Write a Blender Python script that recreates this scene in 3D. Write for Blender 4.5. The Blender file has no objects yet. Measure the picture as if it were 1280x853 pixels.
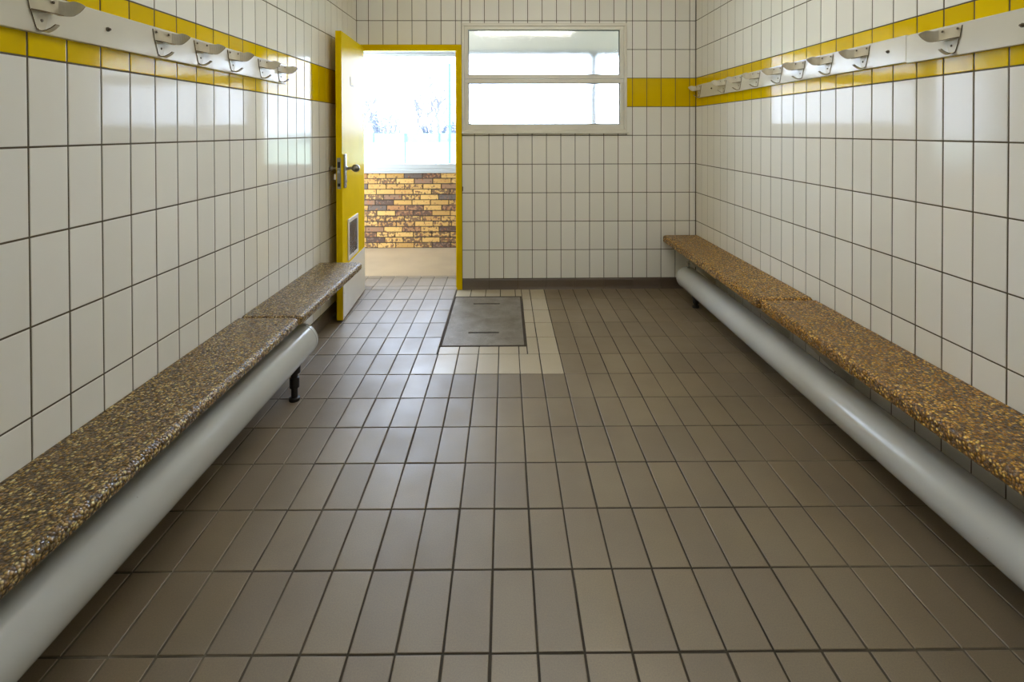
import bpy, bmesh, math, random
from mathutils import Vector, Matrix, noise

rnd = random.Random(7)
S = bpy.context.scene
COL = S.collection

# ------------------------------------------------------------------ helpers
def lin(c):
    c = c / 255.0
    return c / 12.92 if c <= 0.04045 else ((c + 0.055) / 1.055) ** 2.4

def rgb(r, g, b):
    return (lin(r), lin(g), lin(b), 1.0)

class MB:
    """collects quads / polygons for ONE mesh object"""
    def __init__(self):
        self.v, self.f, self.m = [], [], []
        self.T = None
    def p(self, co):
        co = Vector(co)
        if self.T is not None:
            co = self.T(co) if callable(self.T) else self.T @ co
        self.v.append(co)
        return len(self.v) - 1
    def face(self, idx, mat=0):
        self.f.append(tuple(idx)); self.m.append(mat)
    def box(self, x0, x1, y0, y1, z0, z1, mat=0):
        i = [self.p(c) for c in ((x0,y0,z0),(x1,y0,z0),(x1,y1,z0),(x0,y1,z0),
                                 (x0,y0,z1),(x1,y0,z1),(x1,y1,z1),(x0,y1,z1))]
        for q in ((3,2,1,0),(4,5,6,7),(0,1,5,4),(1,2,6,5),(2,3,7,6),(3,0,4,7)):
            self.face([i[k] for k in q], mat)
    def rings(self, rings, mat=0, cap=True, closed=True, capmat=None):
        """skin a list of equal-length vertex rings"""
        ids = [[self.p(c) for c in r] for r in rings]
        n = len(ids[0])
        for a, b in zip(ids, ids[1:]):
            for k in range(n if closed else n - 1):
                l = (k + 1) % n
                self.face((a[k], a[l], b[l], b[k]), mat)
        if cap:
            cm = mat if capmat is None else capmat
            self.face(list(reversed(ids[0])), cm); self.face(ids[-1], cm)
    def tube(self, pts, rad, seg=12, mat=0, cap=True):
        pts = [Vector(p) for p in pts]
        if not hasattr(rad, '__len__'):
            rad = [rad] * len(pts)
        rs = []
        up = Vector((0, 0, 1))
        for i, p in enumerate(pts):
            d = (pts[min(i+1, len(pts)-1)] - pts[max(i-1, 0)]).normalized()
            a = d.cross(up)
            if a.length < 1e-3:
                a = d.cross(Vector((1, 0, 0)))
            a.normalize(); b = d.cross(a)
            rs.append([p + rad[i] * (math.cos(t) * a + math.sin(t) * b)
                       for t in (2 * math.pi * k / seg for k in range(seg))])
        self.rings(rs, mat, cap)
    def lathe(self, c, axis, prof, seg=20, mat=0, cap=True):
        """prof: list of (distance along axis, radius)"""
        c = Vector(c); axis = Vector(axis).normalized()
        a = axis.cross(Vector((0, 0, 1)))
        if a.length < 1e-3:
            a = Vector((1, 0, 0))
        a.normalize(); b = axis.cross(a)
        self.rings([[c + axis * d + r * (math.cos(t) * a + math.sin(t) * b)
                     for t in (2 * math.pi * k / seg for k in range(seg))] for d, r in prof], mat, cap)
    def sheet(self, outline, th, mat=0, edge=None):
        """outline: list of (point, normal) -> solid sheet of thickness th"""
        a = [self.p(Vector(p)) for p, n in outline]
        b = [self.p(Vector(p) + Vector(n) * th) for p, n in outline]
        self.face(b, mat); self.face(list(reversed(a)), mat)
        n = len(a)
        for k in range(n):
            l = (k + 1) % n
            self.face((a[k], a[l], b[l], b[k]), mat if edge is None else edge)
    def strip(self, left, right, th, mat=0, edge=None):
        """two polylines -> thin solid strip; thickness along the local normal"""
        L = [Vector(p) for p in left]; Rr = [Vector(p) for p in right]
        nn = []
        for i in range(len(L)):
            t = L[min(i+1, len(L)-1)] - L[max(i-1, 0)]
            w = Rr[i] - L[i]
            n = t.cross(w)
            n = n.normalized() if n.length > 1e-9 else Vector((0, 0, 1))
            nn.append(n * th)
        a = [self.p(p) for p in L]; b = [self.p(p) for p in Rr]
        c = [self.p(p + n) for p, n in zip(L, nn)]; d = [self.p(p + n) for p, n in zip(Rr, nn)]
        e = mat if edge is None else edge
        for i in range(len(L) - 1):
            self.face((a[i], a[i+1], b[i+1], b[i]), mat)
            self.face((d[i], d[i+1], c[i+1], c[i]), mat)
            self.face((a[i], c[i], c[i+1], a[i+1]), e)
            self.face((b[i], b[i+1], d[i+1], d[i]), e)
        self.face((a[0], b[0], d[0], c[0]), e)
        self.face((a[-1], c[-1], d[-1], b[-1]), e)
    def build(self, name, mats, parent=None, bevel=0.0, seg=2, smooth=False, label=None, angle=35):
        me = bpy.data.meshes.new(name)
        me.from_pydata([tuple(v) for v in self.v], [], self.f)
        if not isinstance(mats, (list, tuple)):
            mats = [mats]
        for m in mats:
            me.materials.append(m)
        me.polygons.foreach_set('material_index', self.m)
        bm = bmesh.new(); bm.from_mesh(me)
        bmesh.ops.recalc_face_normals(bm, faces=bm.faces)
        bm.to_mesh(me); bm.free()
        if smooth:
            me.shade_smooth()
            me.set_sharp_from_angle(angle=math.radians(angle))
        o = bpy.data.objects.new(name, me)
        COL.objects.link(o)
        if parent is not None:
            o.parent = parent
        if bevel > 0:
            b = o.modifiers.new('bevel', 'BEVEL')
            b.width = bevel; b.segments = seg; b.limit_method = 'ANGLE'; b.angle_limit = math.radians(40)
        if label:
            o['label'] = label
        return o

def tag(o, label, cat, group=None, kind=None):
    if label: o['label'] = label
    if cat: o['category'] = cat
    if group: o['group'] = group
    if kind: o['kind'] = kind
    return o

def empty(name, loc=(0, 0, 0), rz=0.0):
    o = bpy.data.objects.new(name, None)
    o.empty_display_size = 0.1
    COL.objects.link(o)
    o.location = loc; o.rotation_euler = (0, 0, rz)
    return o

def struct(o, label=None, cat=None):
    o['kind'] = 'structure'
    return tag(o, label, cat)

# ------------------------------------------------------------------ materials
class NT:
    def __init__(self, name):
        self.mat = bpy.data.materials.new(name)
        self.mat.use_nodes = True
        self.t = self.mat.node_tree
        self.t.nodes.clear()
        self.out = self.n('ShaderNodeOutputMaterial')
        self.b = self.n('ShaderNodeBsdfPrincipled')
        self.l(self.b.outputs[0], self.out.inputs[0])
    def n(self, typ, **kw):
        nd = self.t.nodes.new(typ)
        for k, v in kw.items():
            if k in nd.bl_rna.properties: setattr(nd, k, v)
            else: nd.inputs[k].default_value = v
        return nd
    def l(self, a, b): self.t.links.new(a, b)
    def coord(self): return self.n('ShaderNodeTexCoord').outputs['Object']
    def noise(self, scale, detail=3, rough=0.5, vec=None, dist=0.0):
        nd = self.n('ShaderNodeTexNoise', Scale=scale, Detail=detail, Roughness=rough, Distortion=dist)
        self.l(vec if vec is not None else self.coord(), nd.inputs['Vector'])
        return nd.outputs['Fac']
    def mapr(self, v, a, b, c, d):
        nd = self.n('ShaderNodeMapRange')
        self.l(v, nd.inputs[0])
        for k, x in zip((1, 2, 3, 4), (a, b, c, d)): nd.inputs[k].default_value = x
        return nd.outputs[0]
    def mix(self, f, a, b, blend='MIX'):
        nd = self.n('ShaderNodeMix', data_type='RGBA', blend_type=blend)
        for sock, v in ((nd.inputs[0], f), (nd.inputs[6], a), (nd.inputs[7], b)):
            if hasattr(v, 'is_linked') or hasattr(v, 'links'): self.l(v, sock)
            else: sock.default_value = v
        return nd.outputs[2]
    def ramp(self, v, stops, interp='LINEAR'):
        nd = self.n('ShaderNodeValToRGB')
        nd.color_ramp.interpolation = interp
        e = nd.color_ramp.elements
        while len(e) < len(stops): e.new(0.5)
        for k, (p, c) in enumerate(stops):
            e[k].position = p; e[k].color = c
        self.l(v, nd.inputs[0])
        return nd.outputs[0]
    def math(self, op, a, b=0.0):
        nd = self.n('ShaderNodeMath', operation=op)
        for k, v in enumerate((a, b)):
            if hasattr(v, 'links'): self.l(v, nd.inputs[k])
            else: nd.inputs[k].default_value = v
        return nd.outputs[0]
    def island(self): return self.n('ShaderNodeNewGeometry').outputs['Random Per Island']
    def bump(self, h, strength, dist):
        nd = self.n('ShaderNodeBump', Strength=strength, Distance=dist)
        self.l(h, nd.inputs['Height']); self.l(nd.outputs[0], self.b.inputs['Normal'])
        return nd.outputs[0]
    def set(self, **kw):
        for k, v in kw.items():
            s = self.b.inputs[k.replace('_', ' ')]
            if hasattr(v, 'links'): self.l(v, s)
            else: s.default_value = v
        return self

def simple(name, col, rough=0.5, metal=0.0, var=0.0, scale=8.0, bump=0.0, bscale=200.0, **kw):
    n = NT(name)
    base = col
    if var:
        f = n.mapr(n.noise(scale, 4), 0.35, 0.7, 0.0, 1.0)
        base = n.mix(f, col, tuple(c * (1 - var) for c in col[:3]) + (1,))
    n.set(Base_Color=base, Roughness=rough, Metallic=metal, **kw)
    if bump:
        n.bump(n.noise(bscale, 2), bump, 0.001)
    return n.mat

def tile_mat(name, a, b, rough=0.06, dirt=None):
    n = NT(name)
    c = n.mix(n.island(), a, b)
    if dirt:
        c = n.mix(n.mapr(n.noise(2.2, 5, 0.6), 0.45, 0.75, 0.0, 0.5), c, dirt)
    r = n.mapr(n.noise(6, 3), 0.3, 0.7, rough * 0.8, rough * 1.5)
    n.set(Base_Color=c, Roughness=r, IOR=1.265)
    n.bump(n.noise(16, 2), 0.12, 0.0012)
    return n.mat

M = {}
M['white_tile'] = tile_mat('white_glazed_tile', rgb(237, 235, 227), rgb(231, 229, 220), 0.07)
M['yellow_tile'] = tile_mat('yellow_glazed_tile', rgb(226, 193, 0), rgb(214, 181, 0), 0.07)
M['grout'] = simple('wall_grout', rgb(94, 84, 64), 0.9, var=0.3, scale=3)
M['wall_body'] = simple('wall_plaster', rgb(205, 200, 182), 0.85, var=0.08)
M['corridor_paint'] = simple('corridor_paint', rgb(226, 221, 206), 0.7, var=0.05)
M['ceiling'] = simple('ceiling_paint', rgb(240, 238, 232), 0.8, var=0.04)

def floor_mat(name, a, b, dirt, rough):
    n = NT(name)
    v = n.coord()
    c = n.mix(n.island(), a, b)
    f1 = n.mapr(n.noise(2.4, 3, 0.55, v), 0.35, 0.75, 0.0, 0.6)
    c = n.mix(f1, c, dirt)
    f2 = n.mapr(n.noise(260, 2, 0.5, v), 0.3, 0.7, 0.86, 1.1)
    hs = n.n('ShaderNodeHueSaturation'); n.l(c, hs.inputs['Color']); n.l(f2, hs.inputs['Value'])
    r = n.math('ADD', n.mapr(n.noise(5, 4, 0.6, v), 0.3, 0.7, rough - 0.05, rough + 0.09),
               n.mapr(n.island(), 0, 1, -0.03, 0.03))
    n.set(Base_Color=hs.outputs[0], Roughness=r, IOR=2.0)
    n.bump(n.noise(420, 2, 0.5, v), 0.18, 0.0006)
    return n.mat
M['floor_tile'] = floor_mat('brown_quarry_tile', rgb(132, 115, 88), rgb(119, 103, 79), rgb(98, 82, 60), 0.45)
M['pale_tile'] = floor_mat('pale_replacement_tile', rgb(186, 174, 150), rgb(174, 162, 139), rgb(160, 147, 123), 0.45)
n = NT('floor_grout')
v = n.coord()
sx = n.n('ShaderNodeSeparateXYZ'); n.l(v, sx.inputs[0])
side = n.mapr(n.math('ABSOLUTE', n.math('SUBTRACT', sx.outputs[0], 0.2)), 0.55, 1.15, 0.0, 0.75)   # trodden dark in the middle, cement grey at the sides
worn = n.math('MULTIPLY', side, n.mapr(n.noise(6, 4, 0.6, v), 0.38, 0.62, 0.2, 1.0))
n.set(Base_Color=n.mix(worn, n.mix(n.mapr(n.noise(9, 4, 0.5, v), 0.35, 0.7, 0, 1), rgb(66, 58, 45), rgb(46, 40, 31)), rgb(136, 126, 108)), Roughness=0.85)
n.bump(n.noise(300, 2, 0.5, v), 0.4, 0.001)
M['floor_grout'] = n.mat
M['plinth'] = floor_mat('brown_plinth_tile', rgb(96, 78, 58), rgb(86, 69, 52), rgb(70, 58, 44), 0.4)
M['concrete'] = simple('corridor_concrete', rgb(168, 146, 116), 0.42, var=0.18, scale=2.5, bump=0.1)

def brick_mat():
    n = NT('mottled_yellow_brick')
    v = n.coord()
    i = n.island()
    c = n.ramp(i, [(0.0, rgb(178, 136, 72)), (0.3, rgb(204, 162, 92)), (0.55, rgb(190, 148, 80)),
                   (0.74, rgb(164, 116, 70)), (0.88, rgb(134, 104, 80)), (1.0, rgb(98, 86, 76))])
    sel = n.mapr(n.math('FRACT', n.math('MULTIPLY', i, 7.31)), 0.25, 1.0, -0.12, 0.13)
    blot = n.mapr(n.math('ADD', n.noise(34, 2, 0.5, v), sel), 0.505, 0.58, 0.0, 0.85)
    c = n.mix(blot, c, rgb(84, 62, 50))
    blot2 = n.mapr(n.noise(30, 3, 0.55, v), 0.58, 0.66, 0.0, 0.6)
    c = n.mix(blot2, c, rgb(160, 98, 56))
    n.set(Base_Color=c, Roughness=0.85)
    n.bump(n.noise(90, 3, 0.6, v), 0.4, 0.002)
    return n.mat
M['brick'] = brick_mat()
M['mortar'] = simple('brick_mortar', rgb(74, 60, 44), 0.95, var=0.25, scale=20)

def aggregate(name, tint, seed):
    n = NT(name)
    mp = n.n('ShaderNodeMapping'); n.l(n.coord(), mp.inputs[0]); mp.inputs['Location'].default_value = (seed, seed * .7, 0)
    w = n.n('ShaderNodeTexNoise', Scale=60.0, Detail=1.0)
    n.l(mp.outputs[0], w.inputs['Vector'])
    ad = n.n('ShaderNodeVectorMath', operation='MULTIPLY_ADD')
    n.l(w.outputs['Color'], ad.inputs[0]); ad.inputs[1].default_value = (0.004,) * 3; n.l(mp.outputs[0], ad.inputs[2])
    vo = n.n('ShaderNodeTexVoronoi', feature='F1', Scale=130.0); n.l(ad.outputs[0], vo.inputs['Vector'])
    sp = n.n('ShaderNodeSeparateColor'); n.l(vo.outputs['Color'], sp.inputs[0])
    t = tint
    c = n.ramp(sp.outputs[0], [(0.0, rgb(70*t[0], 52*t[1], 34*t[2])), (0.25, rgb(112*t[0], 84*t[1], 50*t[2])),
                               (0.55, rgb(150*t[0], 116*t[1], 74*t[2])), (0.8, rgb(182*t[0], 150*t[1], 102*t[2])),
                               (1.0, rgb(222*t[0], 206*t[1], 172*t[2]))])
    gap = n.mapr(vo.outputs['Distance'], 0.34, 0.66, 0.0, 0.92)
    c = n.mix(gap, c, rgb(48*t[0], 36*t[1], 22*t[2]))
    c = n.mix(n.mapr(n.noise(3.5, 4), 0.4, 0.75, 0.0, 0.35), c, rgb(96*t[0], 74*t[1], 48*t[2]))
    n.set(Base_Color=c, Roughness=n.mapr(sp.outputs[1], 0, 1, 0.12, 0.42), IOR=1.5)
    n.bump(n.math('SUBTRACT', 1.0, vo.outputs['Distance']), 0.9, 0.004)
    return n.mat
M['bench_left'] = aggregate('grey_brown_aggregate', (1.12, 1.14, 0.98), 0.0)
M['bench_right'] = aggregate('golden_brown_aggregate', (1.3, 1.2, 0.76), 3.0)

def pipe_mat():
    n = NT('grey_pipe_paint')
    v = n.coord()
    c = n.mix(n.mapr(n.noise(2.0, 4), 0.35, 0.7, 0, 1), rgb(198, 200, 198), rgb(188, 190, 187))
    chips = n.mapr(n.noise(70, 3, 0.6, v), 0.73, 0.76, 0.0, 0.55)
    c = n.mix(chips, c, rgb(120, 104, 78))
    n.set(Base_Color=c, Roughness=n.mapr(n.noise(5, 2), 0.3, 0.7, 0.13, 0.2), IOR=1.5)
    n.bump(n.noise(140, 2), 0.1, 0.0006)
    return n.mat
M['pipe'] = pipe_mat()
M['board'] = simple('white_board_paint', rgb(214, 209, 193), 0.14, var=0.06, scale=5, bump=0.06, bscale=40)
M['hook'] = simple('cream_hook_paint', rgb(208, 200, 178), 0.22, var=0.12, scale=30)
M['hook_edge'] = simple('worn_brown_edge', rgb(104, 84, 52), 0.5, 0.3)
M['dark_screw'] = simple('dark_screw_steel', rgb(92, 80, 62), 0.45, 0.4)
M['steel'] = simple('satin_steel', rgb(150, 146, 138), 0.3, 0.9)
M['chrome'] = simple('grey_alloy', rgb(176, 178, 180), 0.25, 0.85)
M['black'] = simple('black_rubber', rgb(26, 25, 23), 0.45)
n = NT('yellow_gloss_paint')
df = n.n('ShaderNodeBsdfDiffuse'); gl = n.n('ShaderNodeBsdfGlossy', Roughness=0.2)
n.l(n.mix(n.mapr(n.noise(4, 4), 0.35, 0.7, 0, 1), rgb(224, 191, 0), rgb(216, 183, 0)), df.inputs[0])
fz = n.n('ShaderNodeFresnel', IOR=1.09); mx = n.n('ShaderNodeMixShader')
n.l(fz.outputs[0], mx.inputs[0]); n.l(df.outputs[0], mx.inputs[1]); n.l(gl.outputs[0], mx.inputs[2]); n.l(mx.outputs[0], n.out.inputs[0])
M['yellow_paint'] = n.mat
M['white_panel'] = simple('white_kick_panel', rgb(226, 222, 214), 0.25, var=0.05)
M['window_frame'] = simple('beige_window_paint', rgb(226, 222, 208), 0.4, var=0.08, scale=5)
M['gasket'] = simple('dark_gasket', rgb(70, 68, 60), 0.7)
M['white_frame'] = simple('white_frame_paint', rgb(178, 178, 175), 0.5)
M['cast_iron'] = NT('worn_cast_iron')
n = M['cast_iron']
v = n.coord()
cc = n.mix(n.mapr(n.noise(7, 5, 0.65, v), 0.35, 0.7, 0, 1), rgb(150, 142, 131), rgb(112, 104, 93))
cc = n.mix(n.mapr(n.noise(170, 3, 0.6, v), 0.45, 0.7, 0, 0.55), cc, rgb(62, 56, 48))
n.set(Base_Color=cc,
      Roughness=n.mapr(n.noise(9, 4, 0.6, v), 0.3, 0.7, 0.34, 0.52), Metallic=0.15)
n.bump(n.noise(130, 3, 0.6, v), 0.9, 0.004)
M['cast_iron'] = n.mat
M['slot'] = simple('dark_slot', rgb(30, 27, 24), 0.8)
M['dirt_joint'] = simple('dirty_joint', rgb(70, 60, 50), 0.9, var=0.3, scale=30, bump=0.5)

def clear_glass():
    n = NT('clear_glass')
    t = n.t
    tr = n.n('ShaderNodeBsdfTransparent'); gl = n.n('ShaderNodeBsdfGlossy', Roughness=0.0)
    fr = n.n('ShaderNodeFresnel', IOR=1.45); mx = n.n('ShaderNodeMixShader')
    n.l(fr.outputs[0], mx.inputs[0]); n.l(tr.outputs[0], mx.inputs[1]); n.l(gl.outputs[0], mx.inputs[2])
    n.l(mx.outputs[0], n.out.inputs[0])
    return n.mat
M['clear_glass'] = clear_glass()

def hammered():
    n = NT('hammered_glass')
    v = n.coord()
    h = n.noise(95, 2, 0.5, v)
    bp = n.n('ShaderNodeBump', Strength=0.35, Distance=0.003); n.l(h, bp.inputs['Height'])
    bg = n.n('ShaderNodeBump', Strength=0.06, Distance=0.003); n.l(h, bg.inputs['Height'])
    rf = n.n('ShaderNodeBsdfRefraction', Roughness=0.26, IOR=1.2)
    n.l(bp.outputs[0], rf.inputs['Normal'])
    gl = n.n('ShaderNodeBsdfGlossy', Roughness=0.04); n.l(bg.outputs[0], gl.inputs['Normal'])
    fr = n.n('ShaderNodeFresnel', IOR=1.5)
    mx = n.n('ShaderNodeMixShader')
    n.l(fr.outputs[0], mx.inputs[0]); n.l(rf.outputs[0], mx.inputs[1]); n.l(gl.outputs[0], mx.inputs[2])
    n.l(mx.outputs[0], n.out.inputs[0])
    return n.mat
M['hammered'] = hammered()

def lamp_mat(name, power, col=(1.0, 0.97, 0.90, 1)):
    n = NT(name)
    n.set(Base_Color=(0.9, 0.9, 0.9, 1), Emission_Color=col, Emission_Strength=power)
    return n.mat
WORLD, LAMP, FILL_POWER = 12.5, 48.0, 8.0
M['lamp'] = lamp_mat('lamp_diffuser', LAMP); M['fill_lamp'] = lamp_mat('cool_fill_diffuser', FILL_POWER, (0.86, 0.96, 1.12, 1))
M['grass'] = simple('winter_grass', rgb(188, 204, 176), 0.95, var=0.15, scale=0.6)
M['bark'] = simple('haze_tinted_bark', rgb(116, 113, 126), 0.9, var=0.15)  # distance haze put into the bark colour as pale lavender
M['twig'] = simple('haze_tinted_twigs', rgb(120, 126, 146), 0.95, var=0.2, scale=0.5)  # bluish haze put into the twig colour
M['fence_green'] = simple('pale_green_coating', rgb(66, 124, 122), 0.6)
M['fence_teal'] = simple('pale_teal_fence', rgb(112, 142, 146), 0.8, var=0.1, scale=0.4)

# ------------------------------------------------------------------ layout (metres; camera over the origin, +Y into the room)
CAMZ = 1.3853
ROW0, ROWH, COLW = 1.3426, 0.25, 0.1255
YB = 4.4197                       # face of the back wall
YF = -1.7                         # face of the wall behind the camera
CEIL = 2.70
def xl(y): return -1.29925 + 0.01006 * (y - 3)
def xr(y): return 1.66453 + 0.00355 * (y - 3)
def TL(c): return Vector((xl(c[1]) + c[0], c[1], c[2]))     # (out of wall, along wall, up)
def TR(c): return Vector((xr(c[1]) - c[0], c[1], c[2]))
def TB(c): return Vector((c[1], YB - c[0], c[2]))           # (out of wall, x, up)
XLB, XRB = xl(YB), xr(YB)

def lines(off, pitch, a, b):
    k = math.ceil((a - off) / pitch - 1e-6)
    r = [a]
    while off + k * pitch < b - 1e-6:
        if off + k * pitch > a + 1e-6: r.append(off + k * pitch)
        k += 1
    r.append(b)
    return r

def tile_block(mb, us, vs, pick, gap, chamfer=0.0022, depth=0.003, jit=0.0, tilt=0.0, minsize=0.012):
    """bevelled tiles on a grid; local coords are (n, u, v)"""
    for u0, u1 in zip(us, us[1:]):
        for v0, v1 in zip(vs, vs[1:]):
            m = pick((u0 + u1) / 2, (v0 + v1) / 2)
            if m is None: continue
            a0, a1 = u0 + gap/2 + rnd.uniform(-jit, jit), u1 - gap/2 + rnd.uniform(-jit, jit)
            b0, b1 = v0 + gap/2 + rnd.uniform(-jit, jit), v1 - gap/2 + rnd.uniform(-jit, jit)
            if a1 - a0 < minsize * .5 or b1 - b0 < minsize * .5: continue
            tu, tv = rnd.gauss(0, tilt), rnd.gauss(0, tilt)
            cu, cv = (a0 + a1) / 2, (b0 + b1) / 2
            def ring(i, n):
                i = min(i, (a1 - a0) * .4, (b1 - b0) * .4)
                return [(n + tu * (u - cu) + tv * (w - cv), u, w)
                        for u, w in ((a0+i, b0+i), (a1-i, b0+i), (a1-i, b1-i), (a0+i, b1-i))]
            ids = [[mb.p(c) for c in ring(i, n)] for i, n in
                   ((0, -depth), (0.0002, -0.0011), (chamfer * .4, -0.0003), (chamfer, 0.0))]
            for a, b in zip(ids, ids[1:]):
                for k in range(4):
                    mb.face((a[k], a[(k+1) % 4], b[(k+1) % 4], b[k]), m)
            mb.face(ids[-1], m)

def slab_back(mb, u0, u1, v0, v1, thick, mat):
    """grout bed and wall body behind a tile block"""
    mb.box(-thick, -0.0017, u0, u1, v0, v1, mat)

ZT = [0.0] + [ROW0 + ROWH * k for k in range(-5, 6)] + [CEIL]
def zrows(a, b): return [a] + [z for z in ZT[1:-1] if a + 1e-4 < z < b - 1e-4] + [b]
def pick_wall(u, v): return 1 if ROW0 + ROWH < v < ROW0 + 2 * ROWH else 0
WM = [M['white_tile'], M['yellow_tile'], M['grout'], M['wall_body']]

mb = MB(); mb.T = TL
tile_block(mb, lines(1.41774, COLW, YF, YB), zrows(0.0926, CEIL), pick_wall, 0.0052, tilt=0.0012)
slab_back(mb, YF - .12, YB + .14, -0.02, CEIL, .12, 2)
struct(mb.build('wall_left', WM))
mb = MB(); mb.T = TR
tile_block(mb, lines(2.27751, COLW, YF, YB), zrows(0.0926, CEIL), pick_wall, 0.0052, tilt=0.0012)
slab_back(mb, YF - .12, YB + .14, -0.02, CEIL, .12, 2)
struct(mb.build('wall_right', WM))

# back wall: door opening on the left, window beside it
WX0, WX1, WZ0, WZ1 = -0.373, 1.061, 1.362, 2.318
DX0, DX1, DZ1 = -1.268, -0.376, 2.133
OFF_R, OFF_L = 1.11407, 1.11407 - 0.0365
mb = MB(); mb.T = TB
for (u0, u1, v0, v1, off) in ((XLB, DX1, DZ1, CEIL, OFF_L), (DX1, WX1, WZ1, CEIL, OFF_L),
                              (WX1, XRB, ROW0, CEIL, OFF_R), (DX1, XRB, 0.0926, ROW0, OFF_R),
                              (DX1, WX1, ROW0, WZ0, OFF_R),
                              (XLB, DX0, 0.0926, DZ1, OFF_L)):
    us = lines(off, COLW, u0, u1)
    tile_block(mb, us, zrows(v0, v1), pick_wall if u0 > 1 else (lambda u, v: 0), 0.0052, tilt=0.0012)
    slab_back(mb, u0, u1, v0 if v0 > .1 else -0.02, v1, .14, 2)
mb.box(-.1405, -.1385, XLB, DX0, -.02, CEIL, 3)
struct(mb.build('wall_back', WM))

mb = MB()
mb.box(xl(YF) - .2, xr(YF) + .2, YF - .12, YF, -.02, CEIL)
struct(mb.build('wall_front', M['white_tile']))
mb = MB()
mb.box(-1.6, 1.9, YF - .12, YB + .14, CEIL, CEIL + .12)
struct(mb.build('ceiling', M['ceiling']))

# skirting tiles with a rounded top
def plinth(name, T, u0, u1, off):
    mb = MB(); mb.T = T
    us = lines(off, 0.2515, u0, u1)
    for a, b in zip(us, us[1:]):
        a += .002; b -= .002
        if b - a < .01: continue
        prof = [(0.0, 0.0), (0.016, 0.0), (0.0125, 0.012), (0.011, 0.024), (0.011, 0.082), (0.008, 0.0895), (0.0, 0.0905)]
        mb.rings([[(n_, u, z) for n_, z in prof] for u in (a, b)], 0)
    struct(mb.build(name, M['plinth']))
plinth('baseboard_left', TL, YF, 4.40, 1.41)
plinth('baseboard_right', TR, YF, YB - .012, 2.27)
plinth('baseboard_back', TB, DX1 + .002, XRB - .012, 1.114)

# ------------------------------------------------------------------ floor
PX, PY, FX, FY, FA = 0.12582, 0.25744, -0.04267, 1.32968, -0.00705
def TF(c):                                          # (up, u, v)
    return Vector((FX + c[1], FY + c[2] + FA * c[1], c[0]))
def fu(x): return x - FX
def fv(x, y): return y - FY - FA * (x - FX)
HX0, HX1, HY0, HY1 = -0.427, 0.137, 3.243, 4.222    # access cover
u_all0, u_all1 = fu(-1.36), fu(1.70)
hu0, hu1, hv0, hv1 = fu(HX0), fu(HX1), HY0 - FY, HY1 - FY
uc = lambda a, b: lines(0.0, PX, a, b)
V12 = 12 * PY
vmin = -11 * PY
mb = MB(); mb.T = TF
def pick_floor(u, v):
    c, r = u / PX, v / PY
    if r > 12.0 and c < -2.4: return 0
    if 7 <= r <= 12.2 and c < 3 and u > hu1: return 1
    if 6 <= r < 7 and -3 < c < 3: return 1
    if r >= 7 and r < 12.2 and hu0 < u < hu1: return 1
    return 0
G = 0.0062
vv = [k * PY for k in range(-11, 8)]
kw = dict(gap=G, chamfer=0.003, depth=0.004, jit=0.0009, tilt=0.0022)
tile_block(mb, uc(u_all0, u_all1), vv, pick_floor, **kw)                                   # up to row 7
tile_block(mb, uc(u_all0, hu0), [k * PY for k in range(7, 13)] , pick_floor, **kw)         # left of the cover
tile_block(mb, uc(hu1, u_all1), [k * PY for k in range(7, 13)], pick_floor, **kw)          # right of it
tile_block(mb, uc(hu0, hu1), [7 * PY, hv0], pick_floor, **kw)
tile_block(mb, uc(hu0, hu1), [hv1, V12], pick_floor, **kw)
tile_block(mb, uc(u_all0, u_all1), [V12, V12 + .098, V12 + .343, V12 + .43], lambda u, v: 0, **kw)
mb.box(-.12, -.0022, u_all0 - .2, u_all1 + .2, vmin - .6, hv0 + .02, 2)
mb.box(-.12, -.0022, u_all0 - .2, hu0 + .02, hv0 + .02, V12 + .43, 2)
mb.box(-.12, -.0022, hu1 - .02, u_all1 + .2, hv0 + .02, V12 + .43, 2)
mb.box(-.12, -.0022, hu0 + .02, hu1 - .02, hv1 - .02, V12 + .43, 2)
mb.box(-.12, -.06, hu0, hu1, hv0, hv1, 2)
struct(mb.build('floor', [M['floor_tile'], M['pale_tile'], M['floor_grout']]))

# ------------------------------------------------------------------ access cover in the floor
t = empty('access_cover', ((HX0 + HX1) / 2, (HY0 + HY1) / 2, 0))
cx, cy = t.location.x, t.location.y
a, b = (HX1 - HX0) / 2, (HY1 - HY0) / 2
mb = MB()
w = 0.014
for (x0, x1, y0, y1) in ((-a, a, -b, -b + w), (-a, a, b - w, b), (-a, -a + w, -b + w, b - w), (a - w, a, -b + w, b - w)):
    mb.box(x0, x1, y0, y1, -.058, .0022)
mb.build('frame', M['dirt_joint'], t, bevel=.001)
mb = MB()
# lid plate with two recessed grips, made of strips around the slots
s1 = (HY0 + 0.224 - cy); s2 = (4.046 - cy)
sx0, sx1 = -0.255 - cx, -0.045 - cx
ys = [-b + w + .003, s1 - .011, s1 + .011, s2 - .011, s2 + .011, b - w - .003]
xs = [-a + w + .003, sx0, sx1, a - w - .003]
for j in range(5):
    for i in range(3):
        if j in (1, 3) and i == 1: continue
        mb.box(xs[i], xs[i+1], ys[j], ys[j+1], -.045, .001)
lid = mb.build('lid', M['cast_iron'], t)
for s in (s1, s2):
    mb = MB()
    mb.box(sx0, sx1, s - .011, s + .011, -.045, -.03)
    mb.tube([(sx0, s + .002, -.004), (sx1, s + .002, -.004)], .0045, 8)
    mb.build('grip_slot', M['slot'], lid)
tag(t, 'worn grey metal floor access cover with two grip slots, near the doorway', 'floor hatch')

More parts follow.
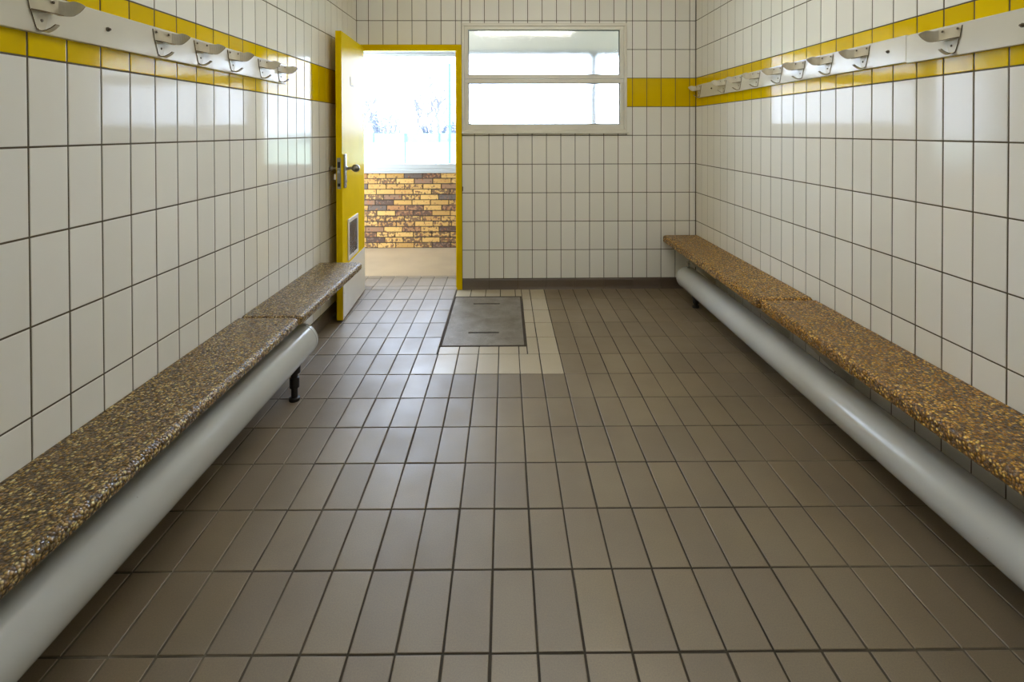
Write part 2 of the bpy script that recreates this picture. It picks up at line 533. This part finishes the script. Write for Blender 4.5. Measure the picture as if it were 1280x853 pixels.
# ------------------------------------------------------------------ door frame and open door
fr = empty('trim_1', (DX1, YB, 0)); struct(fr, 'yellow painted metal frame around the doorway in the back wall', 'door frame')
fx = lambda x: x - DX1
mb = MB(); mb.box(fx(-.421), fx(DX1), -.016, .1, 0, DZ1)
mb.box(fx(-.435), fx(-.421), .05, .1, 0, 2.081)
rj = mb.build('jamb', M['yellow_paint'], fr, bevel=.003)
mb = MB(); mb.box(.0005, .010, -.020, -.006, .86, .90)
mb.build('strike_plate', M['dark_screw'], rj, bevel=.002)
mb = MB(); mb.box(fx(DX0), fx(-1.236), -.016, .02, 0, DZ1); mb.build('jamb', M['yellow_paint'], fr, bevel=.003)
mb = MB(); mb.box(fx(-1.236), fx(-.421), -.016, .045, 2.081, DZ1)
mb.build('lintel', M['yellow_paint'], fr, bevel=.003)

LW, LH, LT = 0.722, 2.098, 0.043
d = empty('door_1', (-1.219, 4.400, 0.012), 0.0555)
struct(d, 'yellow door standing open against the left wall, with white kick panel', 'door')
# local: x out of the visible face, y = 0 at the hinges and -LW at the free edge
mb = MB(); mb.box(-LT, 0, -LW, 0, 0, LH)
leaf = mb.build('leaf', M['yellow_paint'], d, bevel=.002)
mb = MB(); mb.box(.0002, .004, -LW + .006, -.004, .004, .372)
kp = mb.build('kick_panel', M['white_panel'], d, bevel=.0015, label='white panel over the foot of the yellow door')
for z in (.02, .19, .355):
    for y in (-LW + .025, -.025):
        mb = MB(); mb.lathe((.004, y, z), (1, 0, 0), [(0, .004), (.0015, .0035)], 10); mb.build('screw', M['steel'], kp)
# ventilation grille
gy0, gy1, gz0, gz1 = -LW + .148, -LW + .462, .395, .705
mb = MB()
for (y0, y1, z0, z1) in ((gy0, gy1, gz0, gz0 + .028), (gy0, gy1, gz1 - .028, gz1),
                         (gy0, gy0 + .028, gz0 + .028, gz1 - .028), (gy1 - .028, gy1, gz0 + .028, gz1 - .028)):
    mb.box(.0002, .008, y0, y1, z0, z1)
g = mb.build('vent_grille', M['white_panel'], d, bevel=.0015, label='white framed ventilation grille with dark slots')
mb = MB(); mb.box(.0002, .0012, gy0 + .028, gy1 - .028, gz0 + .028, gz1 - .028); mb.build('backing', M['slot'], g)
mb = MB()
k = gz0 + .034
while k < gz1 - .034:
    mb.rings([[(.0014, y, k), (.0072, y, k - .001), (.0072, y, k + .0032), (.0014, y, k + .0042)] for y in (gy0 + .028, gy1 - .028)])
    k += .0118
mb.box(.003, .0078, (gy0 + gy1) / 2 - .006, (gy0 + gy1) / 2 + .006, gz0 + .028, gz1 - .028)
mb.build('louvre', M['chrome'], g)
# lock plate, knobs, lock case in the door edge
mb = MB()
ly = -LW + .055
mb.box(.0002, .016, ly - .020, ly + .020, .955, 1.205)
lp = mb.build('lock_plate', M['chrome'], d, bevel=.006, seg=3, label='grey metal lock plate')
KZ = 1.10
prof = [(0, .017), (.006, .017), (.010, .010), (.040, .009), (.046, .018), (.056, .026), (.070, .0285), (.084, .025), (.094, .016), (.098, .004)]
mb = MB(); mb.lathe((.016, ly, KZ), (1, 0, 0), prof, 24); mb.build('knob', M['steel'], d, smooth=True)
mb = MB(); mb.lathe((-LT - .0005, ly, KZ), (-1, 0, 0), [(dd * .62, r * .8) for dd, r in prof], 24); mb.build('knob', M['steel'], d, smooth=True)
mb = MB(); mb.lathe((.016, ly, KZ - .095), (1, 0, 0), [(0, .0085), (.005, .008)], 14); mb.build('key_cylinder', M['dark_screw'], lp)
mb = MB(); mb.box(-LT + .008, -.008, -LW - .0022, -LW + .001, .955, 1.18)
lc = mb.build('lock_faceplate', M['steel'], d, bevel=.0008, label='steel lock faceplate in the door edge')
mb = MB(); mb.box(-LT + .012, -.012, -LW - .0035, -LW - .002, 1.108, 1.150); mb.box(-LT + .012, -.012, -LW - .0035, -LW - .002, .972, .995)
mb.build('bolt_hole', M['slot'], lc)
mb = MB(); mb.box(-LT + .013, -.013, -LW - .012, -LW - .002, 1.066, 1.094); mb.build('latch_bolt', M['chrome'], lc, bevel=.003)
mb = MB(); mb.box(-LT - .016, -LT - .0003, -LW + .004, -LW + .03, 1.02, 1.062); mb.build('latch_keep', M['white_panel'], d, bevel=.002)
# shadow of a sign's left and bottom edges, painted as a thin dark L
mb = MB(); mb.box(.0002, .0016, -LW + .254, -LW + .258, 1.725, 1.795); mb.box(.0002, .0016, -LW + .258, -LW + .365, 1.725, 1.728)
mb.build('sign_edge_shade', M['gasket'], d, label='thin painted shade along two edges of a sign on the door face')
# ------------------------------------------------------------------ frosted window in the back wall
w = empty('window_1', ((WX0 + WX1) / 2, YB, 1.37)); struct(w, 'two-pane frosted window in the tiled back wall', 'window')
ox, oz = w.location.x, w.location.z
def frame_rect(mb, x0, x1, z0, z1, t, y0, y1, mat=0, tb=None, tt=None):
    tb = t if tb is None else tb; tt = t if tt is None else tt
    x0 -= ox; x1 -= ox; z0 -= oz; z1 -= oz
    mb.box(x0, x1, y0, y1, z0, z0 + tb, mat); mb.box(x0, x1, y0, y1, z1 - tt, z1, mat)
    mb.box(x0, x0 + t, y0, y1, z0 + tb, z1 - tt, mat); mb.box(x1 - t, x1, y0, y1, z0 + tb, z1 - tt, mat)
mb = MB(); frame_rect(mb, WX0, WX1, 1.37, WZ1, .024, -.022, .12); mb.build('frame', M['window_frame'], w, bevel=.003)
U = (-.318, 1.003, 1.872, 2.263); Lw = (-.318, 1.003, 1.440, 1.800)
for nm, (x0, x1, z0, z1), zb, zt in (('upper', U, 1.838, 2.294), ('lower', Lw, 1.394, 1.834)):
    mb = MB()
    X0, X1 = WX0 + .0245 - ox, WX1 - .0245 - ox
    mb.box(X0, X1, -.012, .05, zb - oz, z0 - oz); mb.box(X0, X1, -.012, .05, z1 - oz, zt - oz)
    mb.box(X0, x0 - ox, -.012, .05, z0 - oz, z1 - oz); mb.box(x1 - ox, X1, -.012, .05, z0 - oz, z1 - oz)
    sash = mb.build('sash', M['window_frame'], w, bevel=.003)
    mb = MB()
    e = .005
    mb.box(x0 - ox, x1 - ox, .008, .03, z0 - oz, z0 + e - oz); mb.box(x0 - ox, x1 - ox, .008, .03, z1 - e - oz, z1 - oz)
    mb.box(x0 - ox, x0 + e - ox, .008, .03, z0 + e - oz, z1 - e - oz); mb.box(x1 - e - ox, x1 - ox, .008, .03, z0 + e - oz, z1 - e - oz)
    mb.build('gasket', M['gasket'], sash)
    mb = MB(); mb.box(x0 + e - ox, x1 - e - ox, .016, .021, z0 + e - oz, z1 - e - oz)
    mb.build('pane', M['hammered'], sash, label='textured frosted glass pane')
mb = MB(); mb.box(WX0 - ox, WX1 + .012 - ox, -.034, .1, -.010, .0)
mb.build('sill', M['window_frame'], w, bevel=.002)

# ------------------------------------------------------------------ corridor beyond
CY = 6.006
BX0, BX1 = -2.9, 2.9
mb = MB(); mb.box(BX0, BX1, FY + V12 + .40, CY + .25, -.12, -.001)
struct(mb.build('floor_corridor', M['concrete']))
mb = MB(); mb.box(BX0, BX1, YB + .14, CY + .25, 2.62, 2.74); struct(mb.build('ceiling_corridor', M['ceiling']))
mb = MB()
mb.box(BX0, XLB - .001, YB + .10, YB + .14, -.02, 2.62)
mb.box(XRB + .001, BX1, YB + .10, YB + .14, -.02, 2.62)
struct(mb.build('wall_corridor_near', M['corridor_paint']))
mb = MB(); mb.box(BX1, BX1 + .12, YB + .10, CY + .25, -.02, 2.74); struct(mb.build('wall_corridor_right', M['corridor_paint']))
# brick half wall
mb = MB(); mb.T = lambda c: Vector((c[1], CY - c[0], c[2]))
BH, BL = 0.0634, 0.217
z = 0.0; r = 0
brick = MB(); brick.T = mb.T
while z < .885:
    off = (0.5 * BL if r % 2 else 0.0) + rnd.uniform(-.03, .03)
    us = lines(off, BL, BX0, BX1)
    tile_block(brick, us, [z, min(z + BH, .889)], lambda u, v: 0, gap=.0105, chamfer=.003, depth=.012, jit=.0012, tilt=.01)
    z += BH; r += 1
brick.box(-.22, -.004, BX0, BX1, -.02, .889, 1)
struct(brick.build('wall_corridor_far', [M['brick'], M['mortar']]))
mb = MB(); mb.box(BX0, BX1, CY, CY + .22, 2.33, 2.62); struct(mb.build('trim_2', M['corridor_paint']))
# window band over the bricks
w2 = empty('window_2', (0, CY, .889)); struct(w2, 'white framed corridor window above the brick wall', 'window')
z0, z1 = .889, 2.33
mb = MB()
mb.box(BX0, BX1, -.03, .10, 0, .018); mb.box(BX0, BX1, -.012, .10, .018, .05); mb.box(BX0, BX1, 0, .10, .05, .105)
mb.box(BX0, BX1, 0, .10, 2.27 - z0, 2.305 - z0); mb.box(BX0, BX1, -.014, .10, 2.305 - z0, 2.33 - z0)
for x in (-2.88, 1.06, 2.88):
    mb.box(x - .05, x + .05, 0, .10, .105, 2.27 - z0)
mb.build('frame', M['white_frame'], w2, bevel=.004)
for x0, x1 in ((-2.83, 1.01), (1.11, 2.83)):
    mb = MB(); mb.box(x0, x1, .05, .056, .105, 2.27 - z0); mb.build('pane', M['clear_glass'], w2)

# ------------------------------------------------------------------ benches
def bench(name, T, s0, s1, top, th, wid, mat, label, brackets, zlow):
    mb = MB(); mb.T = T
    rad = .030
    def ring(ins, zz):
        pts = [(.003, s0 + ins, zz), ]
        w_ = wid - ins
        rr = max(rad - ins * .5, .004)
        for k in range(7):
            t_ = math.pi / 2 * k / 6
            pts.append((w_ - rr + rr * math.sin(t_), s0 + ins + rr - rr * math.cos(t_), zz))
        for k in range(7):
            t_ = math.pi / 2 * k / 6
            pts.append((w_ - rr + rr * math.cos(t_), s1 - ins - rr + rr * math.sin(t_), zz))
        pts.append((.003, s1 - ins, zz))
        return pts
    rt, rb = .020, .010
    R = [ring(.020, top - th)]
    for k in range(5):
        t_ = math.pi / 2 * k / 4
        R.append(ring(rb * (1 - math.sin(t_)), top - th + rb * (1 - math.cos(t_))))
    for k in range(7):
        t_ = math.pi / 2 * k / 6
        R.append(ring(rt * (1 - math.cos(t_)), top - rt + rt * math.sin(t_)))
    R.append(ring(.022, top))
    mb.rings(R)
    me_obj = mb.build('slab', mat, None, smooth=True, angle=50)
    e = empty(name, tuple(T((wid / 2, (s0 + s1) / 2, 0))))
    tag(e, label, 'bench', 'aggregate benches along the walls')
    me_obj.parent = e; me_obj.matrix_parent_inverse = Matrix.Translation(-Vector(e.location))
    for s in brackets:
        mb = MB(); mb.T = T
        zb = top - th - .001
        hw = .019
        mb.box(.001, .007, s - hw, s + hw, zlow, zb)                      # leg on the wall
        mb.box(.007, wid - .03, s - hw, s + hw, zb - .006, zb)            # arm
        # diagonal strut
        mb.rings([[(n_, s + q, z_) for n_, z_ in ((wid - .05, zb - .006), (wid - .03, zb - .006), (.007, zlow + .02), (.007, zlow + .02 + min(.05, (zb - zlow) * .3)))] for q in (-.003, .003)])
        o = mb.build('bracket', M['board'], e); o.matrix_parent_inverse = Matrix.Translation(-Vector(e.location))
    return e
bench('bench', TL, .15, 2.495, .474, .040, .297, M['bench_left'],
      'long grey-brown pebbled bench slab along the left wall, nearest the camera', (.6, 2.25), .30)
bench('bench', TL, 2.505, 3.553, .470, .046, .297, M['bench_left'],
      'short pebbled bench slab on the left wall, ending beside the open door', (2.75, 3.35), .22)
bench('bench', TR, .15, 2.698, .474, .058, .300, M['bench_right'],
      'long golden-brown pebbled bench slab along the right wall, nearest the camera', (.7, 2.4), .135)
bench('bench', TR, 2.708, 4.400, .474, .058, .300, M['bench_right'],
      'golden-brown pebbled bench slab in the far right corner of the room', (2.95, 4.0), .135)

# ------------------------------------------------------------------ heating pipes
def pipe(T, nC, zC, r, s0, s1, label, feet, valve):
    e = empty('heating_pipe', tuple(T((nC, s1, 0))))
    inv = Matrix.Translation(-Vector(e.location))
    def put(mb, nm, mat, **k):
        o = mb.build(nm, mat, k.pop('parent', e), **k)
        o.matrix_parent_inverse = inv
        return o
    def ringpts(s, rr):
        return [(nC + rr * math.cos(t_), s, zC + rr * math.sin(t_)) for t_ in (2 * math.pi * k / 56 for k in range(56))]
    mb = MB(); mb.T = T
    mb.rings([ringpts(s0 + (s1 - .012 - s0) * k / 12, r) for k in range(13)])
    put(mb, 'pipe_body', M['pipe'], smooth=True)
    mb = MB(); mb.T = T
    mb.rings([ringpts(s1 - .030, r + .0005), ringpts(s1 - .0285, r + .002), ringpts(s1 - .012, r + .002), ringpts(s1 - .010, r + .0005),
              ringpts(s1 - .003, r), ringpts(s1, r - .004), ringpts(s1 + .001, r * .5)])
    put(mb, 'end_cap', M['pipe'], smooth=True)
    for s in feet:
        zt = zC - r
        mb = MB(); mb.T = T
        prof = [(0, .027), (.014, .027), (.018, .016), (zt * .34, .016), (zt * .36, .024), (zt * .62, .024), (zt * .64, .017), (zt * .74, .018), (zt * .76, .030), (zt + .006, .030)]
        mb.rings([[(nC + rr * math.cos(t_), s + rr * math.sin(t_), z_) for t_ in (2 * math.pi * k / 16 for k in range(16))] for z_, rr in prof])
        put(mb, 'foot', M['black'], smooth=True, label='black adjustable foot')
    if valve:
        mb = MB(); mb.T = T
        s = s1 - .05; zt = zC + r - .004
        mb.rings([[(nC + rr * math.cos(t_), s + rr * math.sin(t_), zt + z_) for t_ in (2 * math.pi * k / 14 for k in range(14))]
                  for z_, rr in ((0, .013), (.006, .013), (.008, .008), (.03, .008), (.032, .011), (.042, .011), (.044, .005), (.058, .005))])
        mb.box(nC - .018, nC + .018, s - .004, s + .004, zt + .047, zt + .055)
        put(mb, 'bleed_valve', M['chrome'], smooth=True)
    tag(e, label, 'pipe')
pipe(TL, .216, .274, .0855, .10, 2.715, 'thick grey-painted heating pipe under the left bench, ending before the door', (1.0, 2.612), False)
pipe(TR, .180, .182, .088, .10, 4.13, 'thick grey-painted heating pipe near the floor under the right bench', (1.2, 3.93), True)

# ------------------------------------------------------------------ coat rails with hooks
def hook_mesh():
    """local (n out of wall, s along the rail, z up), origin at the near top corner of the plate"""
    mb = MB()
    th = .0028
    out = [(0, 0), (.082, 0), (.082, -.044), (.066, -.047), (.060, -.075), (.056, -.092), (.032, -.094), (.026, -.080), (.012, -.040)]
    mb.sheet([((.0006, s, z), (1, 0, 0)) for s, z in out], th, 0, 1)
    # lower hook, bent out of the plate and up
    n_ = [(.002, -.091), (.006, -.0965), (.014, -.099), (.026, -.0955), (.038, -.089), (.049, -.080)]
    mb.strip([(a_, .032 + .10 * a_, z) for a_, z in n_], [(a_, .056 - .12 * a_, z) for a_, z in n_], th, 0, 1)
    # upper panel leaving the plate at its near edge, then a tab bent out at its far edge that curls up at the tip
    top = [(.0038, .001, -.0005), (.010, .042, -.0005), (.0165, .083, -.0005)]
    bot = [(.0038, .010, -.0415), (.010, .046, -.0430), (.0165, .083, -.0440)]
    mb.strip(top, bot, th, 0, 1)
    top, bot = [], []
    for k in range(9):
        t_ = k / 8
        nn = .0165 + .054 * t_
        ss = .083 + .026 * t_ + .006 * math.sin(math.pi * t_)
        top.append((nn, ss, -.0005 - .004 * math.sin(math.pi * min(1, t_ * 2.2)) + .004 * math.sin(math.pi * t_) - .008 * t_ ** 3))
        bot.append((nn + .004 * t_, ss - .004 * t_, -.044 + .003 * t_ + .060 * max(0, t_ - .42) ** 1.35))
    mb.strip(top, bot, th, 0, 1)
    # folded ledge under the panel
    mb.strip([(.0038, .012, -.0425), (.018, .020, -.0445), (.028, .030, -.046)],
             [(.0165, .083, -.0445), (.024, .082, -.0455), (.034, .080, -.046)], th, 0, 1)
    return mb
hk = hook_mesh()
hook_me = hk.build('coat_hook', [M['hook'], M['hook_edge']])
scr = MB()
scr.lathe((.0034, 0, 0), (1, 0, 0), [(0, .0046), (.0012, .0043), (.002, .0018)], 10)
screw_me = scr.build('hook_screw', M['dark_screw'])
HOOK, SCREW = hook_me.data, screw_me.data
bpy.data.objects.remove(hook_me); bpy.data.objects.remove(screw_me)
MIR = {}
for nm, me in (('h', HOOK), ('s', SCREW)):
    m2 = me.copy()
    bm = bmesh.new(); bm.from_mesh(m2)
    for v_ in bm.verts: v_.co.x = -v_.co.x
    bmesh.ops.reverse_faces(bm, faces=bm.faces); bm.to_mesh(m2); bm.free()
    MIR[nm] = m2

def rail(T, side, s0, s1, z0, z1, n0, hooks, screws, label):
    e = empty('coat_rail', tuple(T((0, (s0 + s1) / 2, (z0 + z1) / 2))))
    inv = Matrix.Translation(-Vector(e.location))
    mb = MB(); mb.T = T
    mb.box(.0005, n0, s0, s1, z0, z1)
    o = mb.build('board', M['board'], e, bevel=.003); o.matrix_parent_inverse = inv
    for s in hooks:
        o = bpy.data.objects.new('coat_hook', HOOK if side == 'L' else MIR['h'])
        COL.objects.link(o); o.parent = e; o.matrix_parent_inverse = inv
        o.location = T((n0, s, z1 - .010)); o.rotation_euler = (rnd.uniform(-.03, .03), 0, 0)
        for a_, z_, d_ in ((.012, -.010, .0052), (.066, -.010, .0135), (.045, -.066, 0)):
            q = bpy.data.objects.new('hook_screw', SCREW if side == 'L' else MIR['s'])
            COL.objects.link(q); q.parent = o; q.location = (d_ if side == 'L' else -d_, a_, z_)
    for s in screws:
        mb = MB(); mb.T = T
        zz = (z0 + z1) / 2 + .002
        mb.rings([[(n_, s + rr * math.cos(t_), zz + rr * math.sin(t_)) for t_ in (2 * math.pi * k / 12 for k in range(12))]
                  for n_, rr in ((n0, .0075), (n0 + .0022, .0075), (n0 + .0026, .0045), (n0 + .009, .0042), (n0 + .010, .003))])
        o = mb.build('fixing_screw', M['dark_screw'], e, label='protruding brown screw'); o.matrix_parent_inverse = inv
    tag(e, label, 'coat rack', 'coat rails on the yellow tile bands')
rail(TL, 'L', .25, 2.985, 1.660, 1.772, .022, (.42, .66, .90, 1.14, 1.39, 1.875, 2.117, 2.364, 2.649, 2.864), (.53, 1.67),
     'white coat rail with cream metal hooks on the left wall')
rail(TR, 'R', 2.056, 4.33, 1.662, 1.774, .020, (2.26, 2.515, 2.753, 2.984, 3.248, 3.501, 3.752, 4.239), (2.153, 4.022),
     'long far coat rail with eight cream hooks on the right wall, reaching the corner')
rail(TR, 'R', .15, 2.052, 1.656, 1.770, .024, (.34, .60, .85, 1.10, 1.34, 1.793), (.47, 1.583),
     'near coat rail on the right wall, lapping the end of the longer rail')

# ------------------------------------------------------------------ ceiling lamps (above the frame; the rear one is added fill)
def lamp(x, y, mat, label):
    e = empty('ceiling_lamp', (x, y, CEIL)); tag(e, label, 'lamp')
    mb = MB(); mb.box(-.60, .60, -.05, .05, -.045, -.0005); mb.build('housing', M['white_frame'], e, bevel=.004)
    mb = MB()
    mb.rings([[(xx, .043 * math.cos(t_), -.0455 - .05 * math.sin(t_)) for t_ in (math.pi * k / 10 for k in range(11))] for xx in (-.59, .59)])
    mb.build('diffuser', mat, e, smooth=True)
lamp(.25, 2.45, M['lamp'], 'white fluorescent batten lamp across the middle of the ceiling')
lamp(.18, -.2, M['fill_lamp'], 'added cool fill lamp, batten shaped, on the ceiling behind the camera')  # added to fill the near end with cool light, no known fixture

# ------------------------------------------------------------------ outdoors
mb = MB()
mb.box(-90, 90, CY + .25, 140, -.5, -.02)
struct(mb.build('ground', M['grass']))
def post(name, pts, r, mat, label, cat, group=None):
    mb = MB(); mb.tube(pts, r, 10)
    o = mb.build(name, mat); tag(o, label, cat, group); return o
post('net_pole', [(-1.525, 14, -.03), (-1.525, 14, 3.25)], .035, M['fence_green'], 'tall thin pale green pole standing outside at the right of the doorway view', 'pole')
post('fence_post', [(-2.75, 14, -.03), (-2.75, 14, 1.33)], .03, M['fence_green'], 'short pale green post outside in the middle of the doorway view', 'post')
post('fence_post', [(-3.90, 14, -.03), (-3.90, 14, 1.33)], .03, M['fence_green'], 'short pale green post outside right beside the edge of the open door', 'post')
post('brace', [(-2.16, 14, -.03), (-1.58, 14, 1.17)], .02, M['bark'], 'thin slanting brace leaning against the tall pale green pole', 'brace')
fe = empty('boundary_fence', (0, 62, 0)); tag(fe, 'low pale teal fence across the far side of the field', 'fence')
mb = MB(); mb.box(-45, 25, -.03, .03, -.02, 1.10); mb.build('mesh_panel', M['fence_teal'], fe)
for k in range(-11, 7):
    mb = MB(); mb.box(k * 4 - .06, k * 4 + .06, -.12, -.031, -.02, 1.16); mb.build('post', M['fence_green'], fe)

def tree(x, y, h, seed, label, spread=1.0):
    r_ = random.Random(seed)
    e = empty('bare_tree', (x, y, -.02)); tag(e, label, 'tree', 'trees beyond the field')
    tm, bm_ = MB(), MB()
    tops = []
    p = Vector((0, 0, 0)); pts = [p.copy()]; rad = [h * .028]
    for k in range(5):
        p = p + Vector((r_.uniform(-.03, .03) * h, r_.uniform(-.03, .03) * h, h * .09)); pts.append(p.copy()); rad.append(h * (.026 - .003 * k))
    tm.tube(pts, rad, 8)
    def grow(p, d_, ln, r0, lev):
        pts = [p]; q = p; dd = d_
        for k in range(3):
            dd = (dd + Vector((r_.uniform(-.25, .25), r_.uniform(-.25, .25), r_.uniform(-.02, .16)))).normalized()
            q = q + dd * ln / 3; pts.append(q)
        bm_.tube(pts, [r0, r0 * .8, r0 * .62, r0 * .42], 4 if lev else 6)
        if lev < 4:
            for k in range(4 if lev < 3 else 3):
                s = pts[r_.choice((1, 2, 3))]
                nd = (dd + Vector((r_.uniform(-1, 1), r_.uniform(-1, 1), r_.uniform(-.1, .7))) * .95 * spread).normalized()
                grow(s, nd, ln * r_.uniform(.5, .72), r0 * .55, lev + 1)
    for k in range(8):
        s = pts[2 + k % 4]
        a_ = k * 2.4 + r_.uniform(-.4, .4)
        grow(s, Vector((math.cos(a_) * .8 * spread, math.sin(a_) * .8 * spread, .8)).normalized(), h * r_.uniform(.28, .40), h * .013, 0)
    tm.build('trunk', M['bark'], e, smooth=True); bm_.build('branches', M['bark'], e)
tree(-9.0, 70, 9.6, 3, 'bare tree with wide fine branches beyond the field, right of centre in the doorway view', 1.1)
tree(-13.2, 76, 7.5, 5, 'smaller bare tree beyond the field, in the middle of the doorway view')
tree(-20.5, 74, 8.0, 11, 'bare tree beyond the field, close to the edge of the open door')

def bush(x, y, w_, h, seed, label):
    r_ = random.Random(seed)
    mb = MB()
    for k in range(26):                                  # stems fanning out of the ground
        a_, d_ = r_.uniform(-1, 1), r_.uniform(-1, 1)
        q = Vector((a_ * w_ * .32, d_ * w_ * .2, 0))
        hh = h * r_.uniform(.7, 1.05) * (1 - .35 * a_ * a_)
        m1 = q + Vector((a_ * .3, d_ * .2, hh * .45)); tp = q + Vector((a_ * w_ * .2, d_ * w_ * .12, hh))
        mb.tube([q, m1, tp], [.07, .045, .015], 5)
        for j in range(70):                              # fine twigs along each stem
            t_ = r_.uniform(.15, 1)
            b0 = m1.lerp(tp, (t_ - .45) / .55) if t_ > .45 else q.lerp(m1, t_ / .45)
            dr = Vector((r_.gauss(0, 1), r_.gauss(0, 1), r_.uniform(-.1, .9))).normalized()
            ln = h * r_.uniform(.07, .17)
            mb.tube([b0, b0 + dr * ln], [.036, .016], 3)
    o = mb.build('hazy_bush', M['twig'])
    o.location = (x, y, -.02)
    tag(o, label, 'bush', 'bushes beyond the field')
bush(-18.6, 80, 6.2, 5.2, 1, 'rounded hazy bush behind the far fence, left of the middle post')
bush(-25.5, 79, 4.0, 3.8, 2, 'low hazy bush behind the far fence, beside the open door edge')
bush(-11.8, 84, 4.6, 3.2, 3, 'low hazy bush behind the wide bare tree')
bush(-7.2, 82, 4.0, 3.8, 4, 'hazy bush behind the far fence, beside the tall pale green pole')

# ------------------------------------------------------------------ world, camera, render look
W = bpy.data.worlds.new('overcast'); S.world = W; W.use_nodes = True
nt = W.node_tree; nt.nodes.clear()
bg = nt.nodes.new('ShaderNodeBackground'); wo = nt.nodes.new('ShaderNodeOutputWorld')
bg.inputs[0].default_value = (0.70, 0.83, 1.05, 1); bg.inputs[1].default_value = WORLD
nt.links.new(bg.outputs[0], wo.inputs[0])

cam = bpy.data.cameras.new('camera'); co = bpy.data.objects.new('camera', cam); COL.objects.link(co)
cam.sensor_fit = 'HORIZONTAL'; cam.sensor_width = 36.0
cam.lens = 633.889 / 1280 * 36
cam.shift_x = 0.0
cam.shift_y = (170.206 - 426.5) / 1280
cam.clip_start = .02; cam.clip_end = 500
pi_, ya, ro = -0.01059, -0.01368, 0.00228
Rx = Matrix.Rotation(pi_, 3, 'X'); Rz = Matrix.Rotation(ya, 3, 'Z'); Ry = Matrix.Rotation(ro, 3, 'Y')
R = Rz @ Rx @ Ry                                   # columns: right, forward, up
m = Matrix(((R[0][0], R[0][2], -R[0][1], 0), (R[1][0], R[1][2], -R[1][1], 0), (R[2][0], R[2][2], -R[2][1], 0), (0, 0, 0, 1)))
m.translation = (0, 0, CAMZ)
co.matrix_world = m
S.camera = co

vs_ = S.view_settings
vs_.view_transform = 'Standard'; vs_.look = 'None'; vs_.gamma = 1.0; vs_.exposure = 0.0; vs_.use_curve_mapping = False
cy_ = S.cycles
cy_.max_bounces = 14; cy_.diffuse_bounces = 8; cy_.glossy_bounces = 6; cy_.transmission_bounces = 8; cy_.transparent_max_bounces = 12
cy_.sample_clamp_indirect = 12.0
cy_.use_denoising = True
try: cy_.denoiser = 'OPENIMAGEDENOISE'
except Exception: pass
cy_.blur_glossy = 0.3
